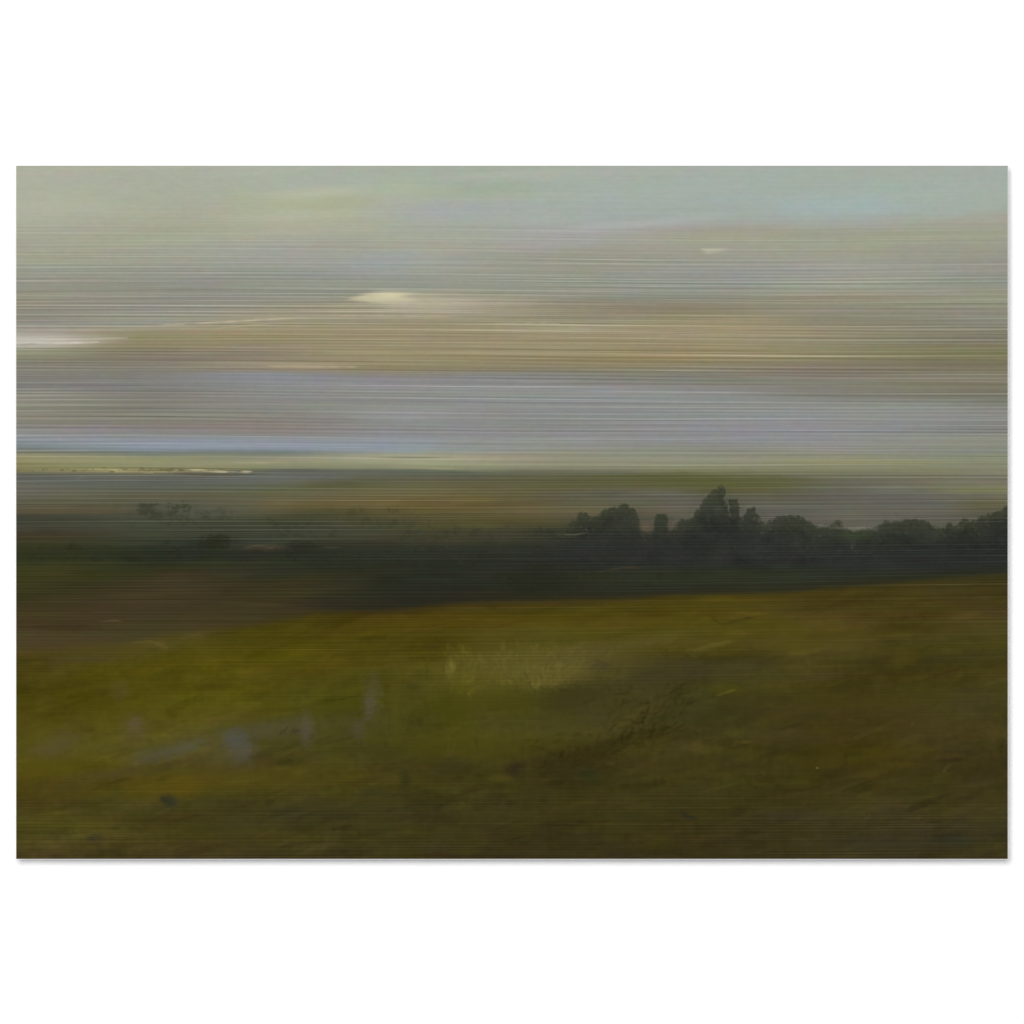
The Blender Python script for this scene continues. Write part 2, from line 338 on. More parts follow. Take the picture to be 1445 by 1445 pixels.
blob(1205, 756, 22, 4, (56, 68, 44), 0.6, 0, 0.8, 0.2)
for x, yy, r in ((993, 724, 8), (1008, 706, 7), (1000, 735, 8), (1014, 722, 6), (1036, 712, 5), (1036, 728, 5), (1060, 727, 7), (1070, 731, 4), (1110, 735, 12), (1280, 742, 16), (1358, 742, 5), (1395, 735, 8), (873, 727, 12), (826, 731, 6)):
    for _ in range(9):
        a, b = rng.normal(0, r * 0.5), rng.normal(0, r * 0.5)
        blob(x + a, yy + b, rng.uniform(1.5, 3.5), rng.uniform(1.2, 2.6), np.array((64, 67, 53)) + rng.normal(0, 5), 0.25, rng.uniform(-50, 50), 0.6)
for x, yy in ((1024, 712), (1022, 704), (1030, 727), (1048, 732), (1064, 732), (1071, 735), (1333, 745), (1352, 744), (1170, 743)):
    blob(x, yy, 1.5, 3, (92, 90, 78), 0.5, rng.uniform(-20, 20), 0.6)
blob(960, 775, 110, 20, (48, 49, 44), 0.4, 0, 0.9)
blob(850, 772, 60, 14, (50, 51, 46), 0.45, 0, 0.9)
blob(765, 818, 45, 22, (38, 39, 28), 0.65, 0, 0.8, 0.15)
line([(840, 806), (870, 803), (905, 801)], 2.6, (76, 66, 48), 0.7, 1.5)
blob(850, 812, 20, 7, (44, 46, 30), 0.6, 0, 0.6, 0.2)
line([(872, 808), (874, 822)], 3, (60, 62, 48), 0.5, 2)
blob(1000, 815, 100, 12, (46, 50, 34), 0.4, 0, 0.9)
blob(1340, 785, 120, 16, (46, 47, 45), 0.5, 0, 0.9)

# crest: a thin warm lip where the grass meets the dark band
cr = curve(CREST, XX)
rim = np.exp(-((YY - cr - 6) / 5.0) ** 2) * sstep(440, 620, XX) * (1 - sstep(1080, 1250, XX))
put(rim * 0.3, (78, 64, 18))
EDGE = sstep(450, 560, XX)
shade = np.exp(-((YY - cr + 7) / 7.0) ** 2) * EDGE
put(shade * 0.45, (40, 40, 30))

# ---- meadow: loose strokes following the slope
def slope(x):
    return math.degrees(math.atan2(curve(CREST, x + 40) - curve(CREST, x - 40), 80))

for i in range(2600):
    x = rng.uniform(20, 1425)
    y = rng.uniform(curve(CREST, x) + 2, 1214)
    c = colour_at(x, y)
    k = rng.normal(0, 4.2)
    c = c + np.array((k, k * 0.95, k * 0.4)) + rng.normal(0, 0.7, 3)
    L = rng.uniform(6, 34)
    rot = slope(x) - rng.uniform(-6, 16)
    blob(x, y, L, rng.uniform(1.4, 6), c, rng.uniform(0.3, 0.7), rot, 0.4, 0.12)
for i in range(260):
    x = rng.uniform(480, 1420)
    y = rng.uniform(max(930, curve(CREST, x) + 40), 1090)
    c = colour_at(x, y)
    k = rng.normal(-1, 4.0)
    c = c + np.array((k, k * 0.95, k * 0.6))
    L = rng.uniform(8, 30)
    line([(x, y), (x + rng.uniform(-3, 5), y - L)], rng.uniform(1.5, 5), c, rng.uniform(0.3, 0.55), 2.5)

MEAD = sstep(-4, 10, YY - cr)
u, v = XX * 0.97 + YY * 0.24, -XX * 0.24 + YY * 0.97
tex = noise(9, 3) * 0.9 + noise(2.2, 7) * 0.55 * sstep(900, 960, YY) + noise(30, 10) * 1.4 + noise(3, 2) * 0.8
tex = tex + noise(44, 18) * 1.6 + noise(90, 34) * 1.2
tex = tex * (0.6 + 0.35 * np.abs(noise(60, 30)))
IMG = IMG + (tex * MEAD)[..., None] * np.array((1.25, 1.15, 0.55), np.float32)
hue = noise(14, 8)
IMG = IMG + (hue * MEAD)[..., None] * np.array((0.25, -0.1, 1.0), np.float32)
IMG = IMG + MEAD[..., None] * np.array((-1.2, 1.2, 0.0), np.float32)


def dabs(lst, soft=0.85):
    for x, y, rx, ry, col, a, rot in lst:
        blob(x, y, rx, ry, col, a, rot, soft, 0.16)

# warm rough tops at the left edge of the slope
dabs([(213, 908, 26, 5, (92, 80, 38), 0.6, -6), (228, 911, 8, 3, (104, 92, 50), 0.5, 20), (275, 897, 20, 5, (88, 78, 40), 0.5, -12),
      (185, 917, 22, 5, (84, 74, 30), 0.5, 0), (145, 925, 40, 7, (80, 70, 32), 0.45, -5), (60, 910, 40, 9, (72, 60, 36), 0.5, 0),
      (120, 930, 40, 5, (76, 66, 44), 0.4, 0), (80, 945, 10, 12, (84, 74, 36), 0.4, 0)])
line([(136, 875.5), (152, 876), (172, 878)], 2, (96, 84, 58), 0.7)
line([(185, 908), (215, 905), (232, 912)], 1.6, (104, 92, 52), 0.45)
line([(255, 902), (280, 895), (290, 897), (284, 905)], 2, (94, 84, 48), 0.4)
# pale grasses catching the light in the middle
dabs([(637, 948, 6, 14, (112, 106, 44), 0.6, 0), (664, 960, 6, 26, (92, 86, 28), 0.5, 0), (650, 962, 9, 20, (94, 88, 30), 0.5, 0),
      (770, 938, 150, 26, (85, 78, 30), 0.5, -6), (720, 938, 90, 20, (94, 87, 36), 0.52, -3), (700, 965, 70, 14, (88, 82, 30), 0.5, 0), (715, 950, 30, 12, (92, 82, 36), 0.5, 0), (795, 942, 52, 20, (100, 92, 44), 0.55, -10),
      (775, 962, 24, 6, (104, 92, 42), 0.5, -10), (810, 925, 46, 9, (86, 78, 38), 0.5, -10), (870, 912, 70, 9, (82, 74, 36), 0.5, -6),
      (930, 900, 60, 7, (88, 80, 38), 0.5, -9), (860, 930, 40, 12, (78, 70, 38), 0.4, 0), (690, 975, 30, 10, (84, 78, 28), 0.4, 0),
      (560, 970, 12, 40, (82, 74, 28), 0.35, 3), (700, 990, 60, 14, (74, 68, 18), 0.5, 0), (640, 1000, 24, 30, (70, 66, 14), 0.5, 0),
      (660, 1050, 80, 16, (72, 68, 16), 0.5, 0), (700, 1070, 40, 12, (76, 70, 22), 0.4, 0), (600, 1060, 40, 20, (70, 64, 20), 0.4, 0),
      (560, 1000, 10, 46, (76, 72, 24), 0.35, 0), (900, 880, 90, 6, (82, 70, 22), 0.5, -6), (1010, 908, 34, 7, (84, 72, 24), 0.4, -10),
      (990, 915, 16, 3, (98, 88, 44), 0.45, -14), (1020, 908, 14, 2.5, (104, 94, 44), 0.4, -16), (1130, 910, 30, 10, (80, 72, 24), 0.45, 0),
      (1265, 895, 20, 6, (84, 76, 26), 0.4, 0), (1275, 930, 20, 10, (80, 70, 18), 0.4, -20), (1025, 972, 20, 6, (80, 74, 18), 0.5, -4)])
line([(636, 955), (638, 935)], 5, (116, 108, 48), 0.55, 2)
line([(664, 988), (667, 950)], 3, (98, 90, 28), 0.5, 2)
line([(708, 955), (712, 930), (720, 926)], 2.5, (106, 96, 46), 0.5, 2)
line([(683, 942), (686, 933)], 2, (102, 96, 50), 0.5, 1.5)
line([(770, 928), (790, 918), (815, 914), (825, 920), (818, 938)], 2, (104, 95, 52), 0.32, 2.6)
line([(758, 958), (775, 968), (788, 962), (795, 945)], 2.6, (100, 90, 42), 0.35, 3)
line([(752, 946), (765, 938), (775, 932)], 2, (104, 94, 48), 0.4, 2)
for p in ([(760, 944), (775, 930), (790, 928)], [(790, 925), (800, 935), (792, 945)], [(738, 948), (748, 958)], [(778, 930), (770, 940), (780, 944)],
          [(605, 930), (602, 965)], [(548, 1000), (550, 1040)], [(540, 1030), (545, 1060)], [(672, 1030), (674, 1060)], [(562, 995), (570, 1020)]):
    line(p, 2.4, (58, 54, 22), 0.32, 2.6)
# brown and dark undergrowth to the right of the middle
dabs([(905, 960, 70, 22, (68, 62, 36), 0.5, -5), (1020, 945, 60, 9, (70, 62, 38), 0.45, -4), (830, 985, 40, 14, (58, 52, 24), 0.5, -15),
      (800, 990, 30, 16, (56, 52, 22), 0.4, 0), (845, 940, 14, 7, (60, 54, 40), 0.5, 0), (910, 952, 20, 6, (58, 54, 30), 0.5, 0),
      (920, 990, 50, 26, (66, 60, 30), 0.4, 0), (840, 1010, 60, 26, (72, 66, 36), 0.4, 0), (900, 1010, 30, 14, (80, 70, 30), 0.5, -25),
      (980, 1010, 30, 22, (70, 66, 38), 0.4, -20), (1000, 1020, 24, 16, (54, 50, 22), 0.5, 0), (960, 1035, 40, 10, (56, 48, 20), 0.5, -8),
      (840, 1060, 60, 10, (52, 46, 20), 0.55, -12), (880, 1045, 50, 8, (54, 48, 20), 0.5, -18), (790, 1070, 30, 8, (56, 48, 22), 0.5, 0),
      (800, 1088, 30, 10, (50, 48, 22), 0.5, 0), (830, 1092, 16, 10, (46, 50, 24), 0.5, 0), (1150, 955, 40, 6, (74, 66, 40), 0.4, -6),
      (1090, 955, 60, 7, (60, 54, 26), 0.45, -4), (1100, 990, 90, 16, (66, 60, 30), 0.35, -5), (1150, 1012, 24, 5, (56, 56, 24), 0.5, 0),
      (1220, 1000, 70, 26, (62, 52, 20), 0.35, 0), (1290, 1010, 40, 30, (68, 58, 24), 0.35, -20), (1240, 1062, 50, 9, (72, 62, 20), 0.45, -6),
      (1207, 1064, 12, 4, (54, 50, 18), 0.6, 0), (1350, 1020, 60, 30, (72, 62, 34), 0.3, 0), (1090, 1030, 60, 14, (64, 58, 26), 0.35, 0),
      (1250, 1080, 30, 12, (64, 54, 22), 0.4, 0), (940, 1080, 90, 14, (60, 52, 22), 0.4, 0), (450, 1000, 40, 12, (66, 62, 18), 0.35, -10)])
for p in ([(872, 1028), (890, 1026), (905, 1016)], [(900, 1022), (915, 1006), (922, 1015), (912, 1035)], [(905, 1032), (918, 1020), (926, 1028)], [(888, 1015), (902, 1026)],
          [(925, 1000), (935, 985), (950, 975)], [(930, 1010), (948, 995), (958, 980)], [(820, 995), (838, 985)], [(870, 1060), (884, 1050)], [(895, 1036), (930, 1030)]):
    line(p, 3.0, (50, 44, 18), 0.48, 2.6)
for p in ([(870, 1024), (880, 1022)], [(912, 1030), (930, 1010), (940, 1000)], [(928, 996), (945, 976)], [(850, 1077), (872, 1075)]):
    line(p, 2.2, (92, 82, 40), 0.3, 2.6)
def scuffs(x0, x1, y0, y1, n, dark, L, w, a, ang):
    for _ in range(n):
        x, y = rng.uniform(x0, x1), rng.uniform(y0, y1)
        t = math.radians(rng.normal(ang, 28))
        l = rng.uniform(0.4, 1) * L
        k = rng.normal(dark, abs(dark) * 0.5 + 2)
        c = colour_at(x, y) + np.array((k, k * 0.95, k * 0.55))
        line([(x, y), (x + l * 0.5 * math.cos(t), y - l * 0.5 * math.sin(t) + rng.normal(0, 1.5)), (x + l * math.cos(t), y - l * math.sin(t))], rng.uniform(0.6, 1) * w, c, a, 2.0)


scuffs(630, 800, 915, 980, 210, 8, 16, 2.6, 0.5, 85)
scuffs(750, 870, 910, 970, 170, 3, 14, 2.4, 0.55, 40)
scuffs(850, 970, 970, 1050, 190, -7, 18, 3.0, 0.55, 45)
scuffs(740, 900, 1035, 1090, 130, -6.5, 16, 3.4, 0.5, 25)
scuffs(800, 1060, 880, 930, 90, 4, 26, 2.6, 0.45, 10)
scuffs(820, 1100, 930, 1000, 110, -2, 14, 3, 0.45, 30)
scuffs(520, 700, 930, 1070, 110, 1, 26, 3.2, 0.4, 88)
scuffs(40, 480, 930, 1120, 160, 2, 16, 3.4, 0.4, 30)
scuffs(1000, 1420, 950, 1200, 160, -1, 14, 3.2, 0.4, 20)
scuffs(40, 1000, 1070, 1205, 160, -2, 14, 3.2, 0.4, 10)
# scratch of dark paint near the crest on the right
line([(1004, 870), (1012, 877), (1018, 880), (1040, 876), (1068, 870)], 2.4, (52, 46, 20), 0.8, 1.2)
line([(1040, 866), (1078, 865)], 4, (96, 84, 28), 0.5, 2)
line([(1020, 871), (1050, 870), (1085, 864)], 3, (92, 80, 28), 0.5, 2)
line([(970, 918), (1000, 910), (1030, 906)], 2, (104, 94, 48), 0.45, 1.8)
line([(570, 890), (600, 887), (625, 882)], 2, (90, 76, 28), 0.5, 2)
line([(650, 874), (720, 876)], 1.8, (98, 84, 34), 0.4, 1.5)
line([(1010, 982), (1025, 976), (1036, 973)], 2, (104, 96, 40), 0.5, 1.5)
# violet and blue-grey flower patches on the left
dabs([(331, 1041, 16, 11, (78, 84, 90), 0.45, 5), (340, 1062, 16, 18, (84, 80, 72), 0.5, 0), (336, 1050, 20, 20, (82, 80, 76), 0.4, 0),
      (525, 985, 11, 26, (86, 78, 62), 0.5, 8), (522, 995, 8, 14, (92, 80, 76), 0.4, 0), (505, 1028, 10, 12, (84, 74, 60), 0.45, 0),
      (432, 1028, 9, 20, (92, 82, 78), 0.5, 0), (405, 1028, 22, 14, (76, 74, 52), 0.5, -20), (370, 1030, 26, 11, (80, 74, 56), 0.5, -5),
      (188, 1030, 18, 16, (88, 76, 52), 0.5, 0), (192, 1022, 9, 10, (94, 80, 66), 0.45, 0), (170, 975, 11, 14, (82, 74, 40), 0.5, 0),
      (88, 1045, 28, 12, (88, 78, 52), 0.45, -20), (70, 1060, 24, 10, (86, 76, 48), 0.35, -10), (235, 1062, 40, 9, (82, 80, 62), 0.6, -15),
      (268, 1053, 24, 6, (84, 84, 64), 0.5, -18), (205, 1068, 14, 9, (80, 76, 56), 0.4, 0), (170, 1090, 50, 7, (74, 68, 42), 0.4, -6),
      (100, 1105, 26, 14, (84, 72, 30), 0.4, 0), (310, 1085, 40, 14, (72, 64, 30), 0.35, 0), (290, 1095, 20, 12, (80, 66, 22), 0.4, 0),
      (320, 1068, 22, 8, (86, 80, 44), 0.4, -20), (210, 1115, 36, 14, (88, 76, 22), 0.5, 0), (265, 1108, 24, 12, (88, 74, 20), 0.5, 0),
      (130, 1165, 24, 6, (86, 78, 26), 0.5, -6), (60, 1085, 50, 14, (88, 78, 18), 0.4, -5)])
for p in ([(395, 1038), (405, 1025)], [(410, 1040), (418, 1026)], [(414, 1034), (424, 1030)]):
    line(p, 3, (58, 54, 32), 0.55, 2)
# dark tufts
dabs([(238, 1129, 9, 6, (46, 47, 34), 0.75, -10), (243, 1133, 7, 5, (50, 52, 42), 0.5, 0), (232, 1127, 5, 3, (44, 44, 30), 0.6, 20), (133, 1182, 9, 5, (52, 50, 32), 0.55, 0), (262, 1117, 16, 8, (90, 76, 20), 0.4, 0),
      (728, 1083, 13, 7, (46, 38, 22), 0.75, -12), (733, 1090, 10, 10, (54, 46, 26), 0.4, 0), (572, 1098, 7, 12, (46, 46, 24), 0.55, 0),
      (974, 1153, 9, 3, (40, 41, 34), 0.75, 10), (965, 1147, 7, 2.5, (46, 46, 32), 0.55, 25), (400, 1147, 20, 8, (52, 52, 32), 0.5, 0),
      (530, 1118, 18, 7, (48, 50, 28), 0.45, 0), (630, 1082, 24, 9, (54, 48, 24), 0.45, 0), (545, 1060, 26, 10, (58, 58, 24), 0.45, 0),
      (1110, 1150, 44, 8, (62, 54, 40), 0.45, 0), (830, 1180, 20, 6, (50, 44, 26), 0.4, 0), (1240, 1190, 60, 12, (56, 52, 38), 0.4, 0),
      (1350, 1186, 24, 7, (50, 52, 40), 0.5, 0), (880, 1152, 26, 8, (52, 52, 32), 0.35, 0), (100, 1112, 14, 8, (64, 60, 26), 0.5, 0),
      (165, 1120, 8, 12, (66, 66, 28), 0.45, 0), (365, 1160, 6, 8, (54, 52, 28), 0.4, 0), (1080, 1100, 20, 5, (54, 46, 20), 0.45, 0),
      (330, 1165, 60, 14, (68, 60, 36), 0.3, 0), (470, 1140, 60, 16, (60, 54, 28), 0.35, 0), (690, 1160, 70, 14, (62, 56, 28), 0.3, 0)])
line([(585, 1085), (605, 1083)], 2.5, (80, 62, 26), 0.25, 2)
blob(1153, 1083.5, 2.0, 1.6, (116, 106, 60), 0.6, 0, 0.6)
line([(1330, 1088), (1340, 1081)], 3, (84, 76, 48), 0.6, 2)
line([(1218, 1160), (1226, 1150)], 3, (76, 68, 40), 0.5, 2)
line([(1280, 1155), (1300, 1150)], 3, (78, 62, 34), 0.4, 2)
line([(1285, 1025), (1292, 1018)], 2, (86, 76, 44), 0.4, 2)

# ---- drawn-out light: first a level smear of the paint, then the fine level streaks
smear = curve([(234, 0), (320, 0.3), (420, 0.85), (655, 0.85), (690, 0.6), (800, 0.6), (900, 0.35), (960, 0)], YY)
keep = np.clip(inside * right * (1 - low) + sstep(-14, 0, YY - top) * right * (YY < 770), 0, 1)
smear = smear * (1 - 0.85 * keep) * np.where(YY > 690, 0.75, 1)
soft = np.stack([blur(IMG[..., k], 16, 0.5) for k in range(3)], 2)
IMG = IMG + (soft - IMG) * smear[..., None]

prof = [(234, 0.04), (300, 0.12), (330, 0.3), (370, 0.5), (400, 0.75), (430, 0.95), (470, 1.1), (560, 1.1), (630, 0.95), (650, 0.8),
        (672, 0.9), (720, 0.9), (760, 0.85), (830, 0.8), (880, 0.75), (920, 0.5), (960, 0.28), (1030, 0.1), (1090, 0.12), (1130, 0.5), (1170, 0.75), (1212, 0.75)]
ampl = curve(prof, YY) * np.where(YY > 1090, 0.75, np.where(YY > 664, 0.82, 1))
tilt = XX * 0
for wob in ((260, 60, 3.0), (500, 120, 4.0)):
    tilt = tilt + noise(wob[0], wob[1]) * wob[2] * 0.5


def shifted(n):
    """let the level lines drift up and down slowly"""
    y = np.clip(YY - Y0 - 0.5 + tilt, 0, H - 1.001)
    k = y.astype(int)
    f = y - k
    c = np.arange(W)[None, :].repeat(H, 0)
    p0, p1, p2, p3 = (n[np.clip(k + d, 0, H - 1), c] for d in (-1, 0, 1, 2))
    return p1 + 0.5 * f * (p2 - p0 + f * (2 * p0 - 5 * p1 + 4 * p2 - p3 + f * (3 * (p1 - p2) + p3 - p0)))


def lines(sx, sy, cut):
    n = noise(sx, sy)
    n = n - blur(n, 1, cut)
    return n / n.std()


s = shifted(lines(120, 0.8, 1.8) * 0.9 + lines(320, 0.75, 1.7) * 0.55 + lines(50, 0.8, 2.0) * 0.4 + lines(200, 1.5, 5) * 0.32 + noise(320, 3.5) * 0.18)
s = s / s.std()
finest = shifted(lines(120, 0.62, 1.2) * 0.9 + lines(360, 0.6, 1.2) * 0.6 + lines(60, 0.62, 1.3) * 0.35)
finest = finest / finest.std()
mixf = sstep(645, 680, YY) * 0.7 + 0.42
s = s * (1 - mixf * 0.75) + finest * mixf
s = s / s.std()
s = s + 0.22 * (s * s - 1) * (s > 0)
b1 = lines(130, 0.7, 1.8)
bright = np.clip(shifted(b1) - 1.3, 0, 2.0) * 2.0 - 0.1            # thin pale lines standing out
lum = IMG.mean(2, keepdims=True)
gain = np.clip(0.22 + lum / 170, 0.42, 1.15)
deep = (s * 7.2 + bright * 6.2)
patch = 0.97 + 0.14 * noise(200, 60)
IMG = IMG + (deep * ampl * np.clip(patch, 0.3, 1.4))[..., None] * gain * np.array((1.0, 1.0, 0.94), np.float32)
tint = shifted(noise(160, 2.6))
tint2 = shifted(noise(120, 2.0))
IMG = IMG + (tint * np.clip(ampl, 0.05, 1))[..., None] * gain * np.array((0.5, 0.1, -0.7), np.float32)
IMG = IMG + (tint2 * np.clip(ampl, 0.05, 1))[..., None] * gain * np.array((0.6, -0.5, 0.4), np.float32)

for i in range(34):
    x = rng.uniform(128, 345)
    yy = curve([(120, 661.5), (180, 665), (215, 666), (250, 663), (285, 665.5), (330, 666.5), (350, 665.5)], x) + rng.normal(0, 0.7)
    line([(x, yy), (x + rng.uniform(6, 24), yy + 0.4)], rng.uniform(0.6, 1.7), (194, 182, 148) if x > 240 else (172, 162, 126), rng.uniform(0.35, 0.7), 1.0)
for i in range(26):
    x = rng.uniform(30, 330)
    blob(x, curve([(20, 662), (180, 663), (250, 663), (340, 665)], x) + rng.normal(0, 1.4), rng.uniform(1, 4), rng.uniform(0.7, 1.8), (98, 94, 68), rng.uniform(0.3, 0.65), 0, 0.7)
line([(245, 668), (290, 671), (350, 669)], 1.4, (92, 78, 62), 0.6)


# bright breaks in the cloud, over the streaks but scored by them
def glow(x, y, rx, ry, col, a, rot=0, soft=0.5):
    blob(x, y, rx, ry, col, a, rot, soft, 0.0)

def flame(xl, xr, yt, yb, col, a):
    """a lens of light with a flat right end"""
    u = np.clip((XX - xl) / (xr - xl), 0, 1)
    c = yb - (yb - yt) * 0.5
    h = (yb - yt) * 0.5 * np.clip(np.sin(np.pi * u ** 0.8), 0, 1) ** 0.7
    m = (1 - sstep(-1.5, 3.5, np.abs(YY - c) - h)) * sstep(0.0, 0.25, u) * (1 - sstep(0.65, 1.0, u))
    put(m * a * np.clip(0.85 + 0.12 * s, 0.4, 1), col)

u = np.clip((XX - 487) / 66, 0, 1)
ripple = noise(40, 1.0)
topc, botc = 424 - 14 * np.sin(u * np.pi / 2) ** 0.75, 425 + 4.5 * np.sin(u * np.pi / 2) ** 1.5
body = sstep(-3, 6, YY - topc + ripple * 1.2) * sstep(484, 515, XX + ripple * 5) * (1 - sstep(-3, 3, YY - botc + ripple * 0.8)) * (XX > 485)
body = body * (1 - 0.55 * sstep(562, 600, XX + ripple * 7)) * (1 - sstep(585, 690, XX + ripple * 12))
put(np.clip(body * (0.86 + 0.14 * s), 0, 1), (200, 192, 162))
core = body * np.exp(-((XX - 552) / 24) ** 2 - ((YY - 417) / 6) ** 2)
put(core * 0.6, (222, 212, 176))
wash = sstep(520, 560, XX) * (1 - sstep(600, 700, XX)) * np.exp(-((YY - 433) / 9) ** 2)
put(np.clip(wash * (0.5 + 0.14 * s), 0, 1), (186, 177, 156))
wash = sstep(560, 600, XX) * (1 - sstep(640, 790, XX)) * np.exp(-((YY - 426) / 12) ** 2)
put(np.clip(wash * (0.4 + 0.12 * s), 0, 1), (174, 166, 147))
u = np.clip((XX - 988) / 46, 0, 1)
wedge = sstep(-2, 3, YY - 351 + ripple * 0.5) * (1 - sstep(-3, 4, YY - (352 + 7.5 * np.clip(4 * u, 0, 1) * (1 - u) ** 1.2) + ripple * 0.6)) * (XX > 988) * (1 - sstep(1015, 1042, XX))
put(np.clip(wedge * (0.7 + 0.15 * s), 0, 1), (186, 188, 167))


left = np.exp(-((YY - 480.5) / 6.2) ** 4) * (1 - sstep(60, 190, XX + ripple * 16))
put(np.clip(left * (0.75 + 0.16 * s), 0, 1), (196, 189, 175))
line([(20, 478), (90, 479), (180, 477)], 1.6, (206, 200, 186), 0.5, 1.2)
line([(20, 484), (80, 485), (140, 483)], 2.4, (212, 206, 194), 0.7, 1.2)
line([(30, 487), (46, 485.5), (54, 486)], 2, (160, 150, 136), 0.6, 1)
line([(215, 459), (260, 458), (310, 455), (380, 451), (440, 449)], 1.8, (194, 182, 156), 0.7, 1.4)
line([(300, 464), (360, 459), (420, 456)], 1.6, (180, 168, 140), 0.5, 1.2)
line([(380, 517), (450, 518), (520, 518)], 2.0, (190, 174, 150), 0.5, 1.8)
blob(430, 517, 50, 4, (176, 160, 136), 0.4, 0, 0.9)
line([(700, 457), (750, 456), (790, 457)], 1.6, (178, 170, 150), 0.6, 1.2)
line([(800, 463), (840, 465)], 1.5, (172, 164, 144), 0.4, 1)
line([(470, 418), (560, 427), (760, 427)], 1.3, (184, 178, 156), 0.45, 1)
line([(480, 446), (640, 447)], 1.4, (184, 172, 148), 0.55, 1)

# faint mottling of the print
mot = noise(7, 3)
mot2 = noise(9, 6)
g2 = np.clip(lum / 150, 0.35, 1)
IMG = IMG + (GRAIN * 0.5 + noise(4, 1.5) * 0.7)[..., None] * g2 * np.array((1, 1, 0.9), np.float32)
IMG = IMG + mot[..., None] * g2 * np.array((0.7, -0.3, -0.4), np.float32) + mot2[..., None] * g2 * np.array((-0.2, 0.4, -0.9), np.float32)
IMG = np.clip(IMG, 4, 250)

# ---------------------------------------------------------------------------
# The scene: a metal print standing a little off a white wall
# ---------------------------------------------------------------------------
import bpy
import bmesh
from mathutils import Vector

scene = bpy.context.scene
col = scene.collection
S = 0.9 / W                        # metres per picture unit: the print is 90 cm wide
PW, PH = W * S, H * S
GAP = 0.0135                       # the back of the sheet stands this far off the wall
SHEET = 0.003
FACE_Y = -(GAP + SHEET)            # the wall is the plane y = 0, the room lies towards -y
CX, CZ = 0.0, 1.55                 # centre of the print on the wall
KEY, FILL = 0.868, 0.165          # light reaching the wall, in units of a white surface
LIGHT = (KEY + FILL) * 1.075


def srgb_to_linear(a):
    a = np.asarray(a, np.float64) / 255.0
    return np.where(a <= 0.04045, a / 12.92, ((a + 0.055) / 1.055) ** 2.4)


def material(name):
    m = bpy.data.materials.new(name)
    m.use_nodes = True
    nt = m.node_tree
    return m, nt, nt.nodes['Principled BSDF']


def mesh_object(name, bm, mat, parent=None):
    me = bpy.data.meshes.new(name)
    bm.normal_update()
    bm.to_mesh(me)
    bm.free()
    me.materials.append(mat)
    o = bpy.data.objects.new(name, me)
    col.objects.link(o)
    o.parent = parent
    return o


# white painted wall: a faint roller texture, no visible pattern
wall_mat, nt, bsdf = material('white_wall_paint')
tc = nt.nodes.new('ShaderNodeTexCoord')
nz = nt.nodes.new('ShaderNodeTexNoise')
nz.inputs['Scale'].default_value = 900
nz.inputs['Detail'].default_value = 3
bp = nt.nodes.new('ShaderNodeBump')
bp.inputs['Strength'].default_value = 0.04
bp.inputs['Distance'].default_value = 0.0004
nt.links.new(tc.outputs['Object'], nz.inputs['Vector'])
nt.links.new(nz.outputs['Fac'], bp.inputs['Height'])
nt.links.new(bp.outputs['Normal'], bsdf.inputs['Normal'])
bsdf.inputs['Base Color'].default_value = (0.93, 0.93, 0.93, 1)
bsdf.inputs['Roughness'].default_value = 0.9
bsdf.inputs['Specular IOR Level'].default_value = 0.0

bm = bmesh.new()
bmesh.ops.create_cube(bm, size=1)
for v in bm.verts:
    v.co = Vector((v.co.x * 5.0, 0.06 + v.co.y * 0.12, 1.55 + v.co.z * 3.1))
wall = mesh_object('wall', bm, wall_mat)
wall['kind'] = 'structure'
wall['label'] = 'plain matt white wall behind the landscape print'
wall['category'] = 'wall'

# the print
art = bpy.data.objects.new('wall_art', None)
art.empty_display_size = 0.1
art.location = (CX, 0, CZ)
col.objects.link(art)
art['label'] = 'wide frameless metal print of a hazy green meadow and dark trees, hung on white wall'
art['category'] = 'wall art'

# aluminium sheet with a fine bright chamfer round its front
alu, nt, bsdf = material('brushed_aluminium')
tc = nt.nodes.new('ShaderNodeTexCoord')
mp = nt.nodes.new('ShaderNodeMapping')
mp.inputs['Scale'].default_value = (6, 6, 2600)
nz = nt.nodes.new('ShaderNodeTexNoise')
nz.inputs['Scale'].default_value = 1.0
nz.inputs['Detail'].default_value = 2
rp = nt.nodes.new('ShaderNodeMapRange')
rp.inputs['To Min'].default_value = 0.84
rp.inputs['To Max'].default_value = 0.92
nt.links.new(tc.outputs['Object'], mp.inputs['Vector'])
nt.links.new(mp.outputs['Vector'], nz.inputs['Vector'])
nt.links.new(nz.outputs['Fac'], rp.inputs['Value'])
nt.links.new(rp.outputs['Result'], bsdf.inputs['Base Color'])
bsdf.inputs['Metallic'].default_value = 0.0
bsdf.inputs['Roughness'].default_value = 0.45
bsdf.inputs['Specular IOR Level'].default_value = 0.3

EDGE_W = 0.9 * S
bm = bmesh.new()


def ring(hw, hh, y):
    return [bm.verts.new((sx * hw, y, sz * hh)) for sx, sz in ((-1, -1), (1, -1), (1, 1), (-1, 1))]


hw, hh = PW / 2, PH / 2
r0 = ring(hw + EDGE_W, hh + EDGE_W, -GAP)
r1 = ring(hw + EDGE_W, hh + EDGE_W, -(GAP + SHEET - 0.00055))
r2 = ring(hw - 0.0001, hh - 0.0001, -(GAP + SHEET - 0.00004))
for a, b in ((r0, r1), (r1, r2)):
    for i in range(4):
        j = (i + 1) % 4
        bm.faces.new((a[i], a[j], b[j], b[i]))
bm.faces.new(list(reversed(r0)))
bm.faces.new(r2)
mesh_object('metal_sheet', bm, alu, art)

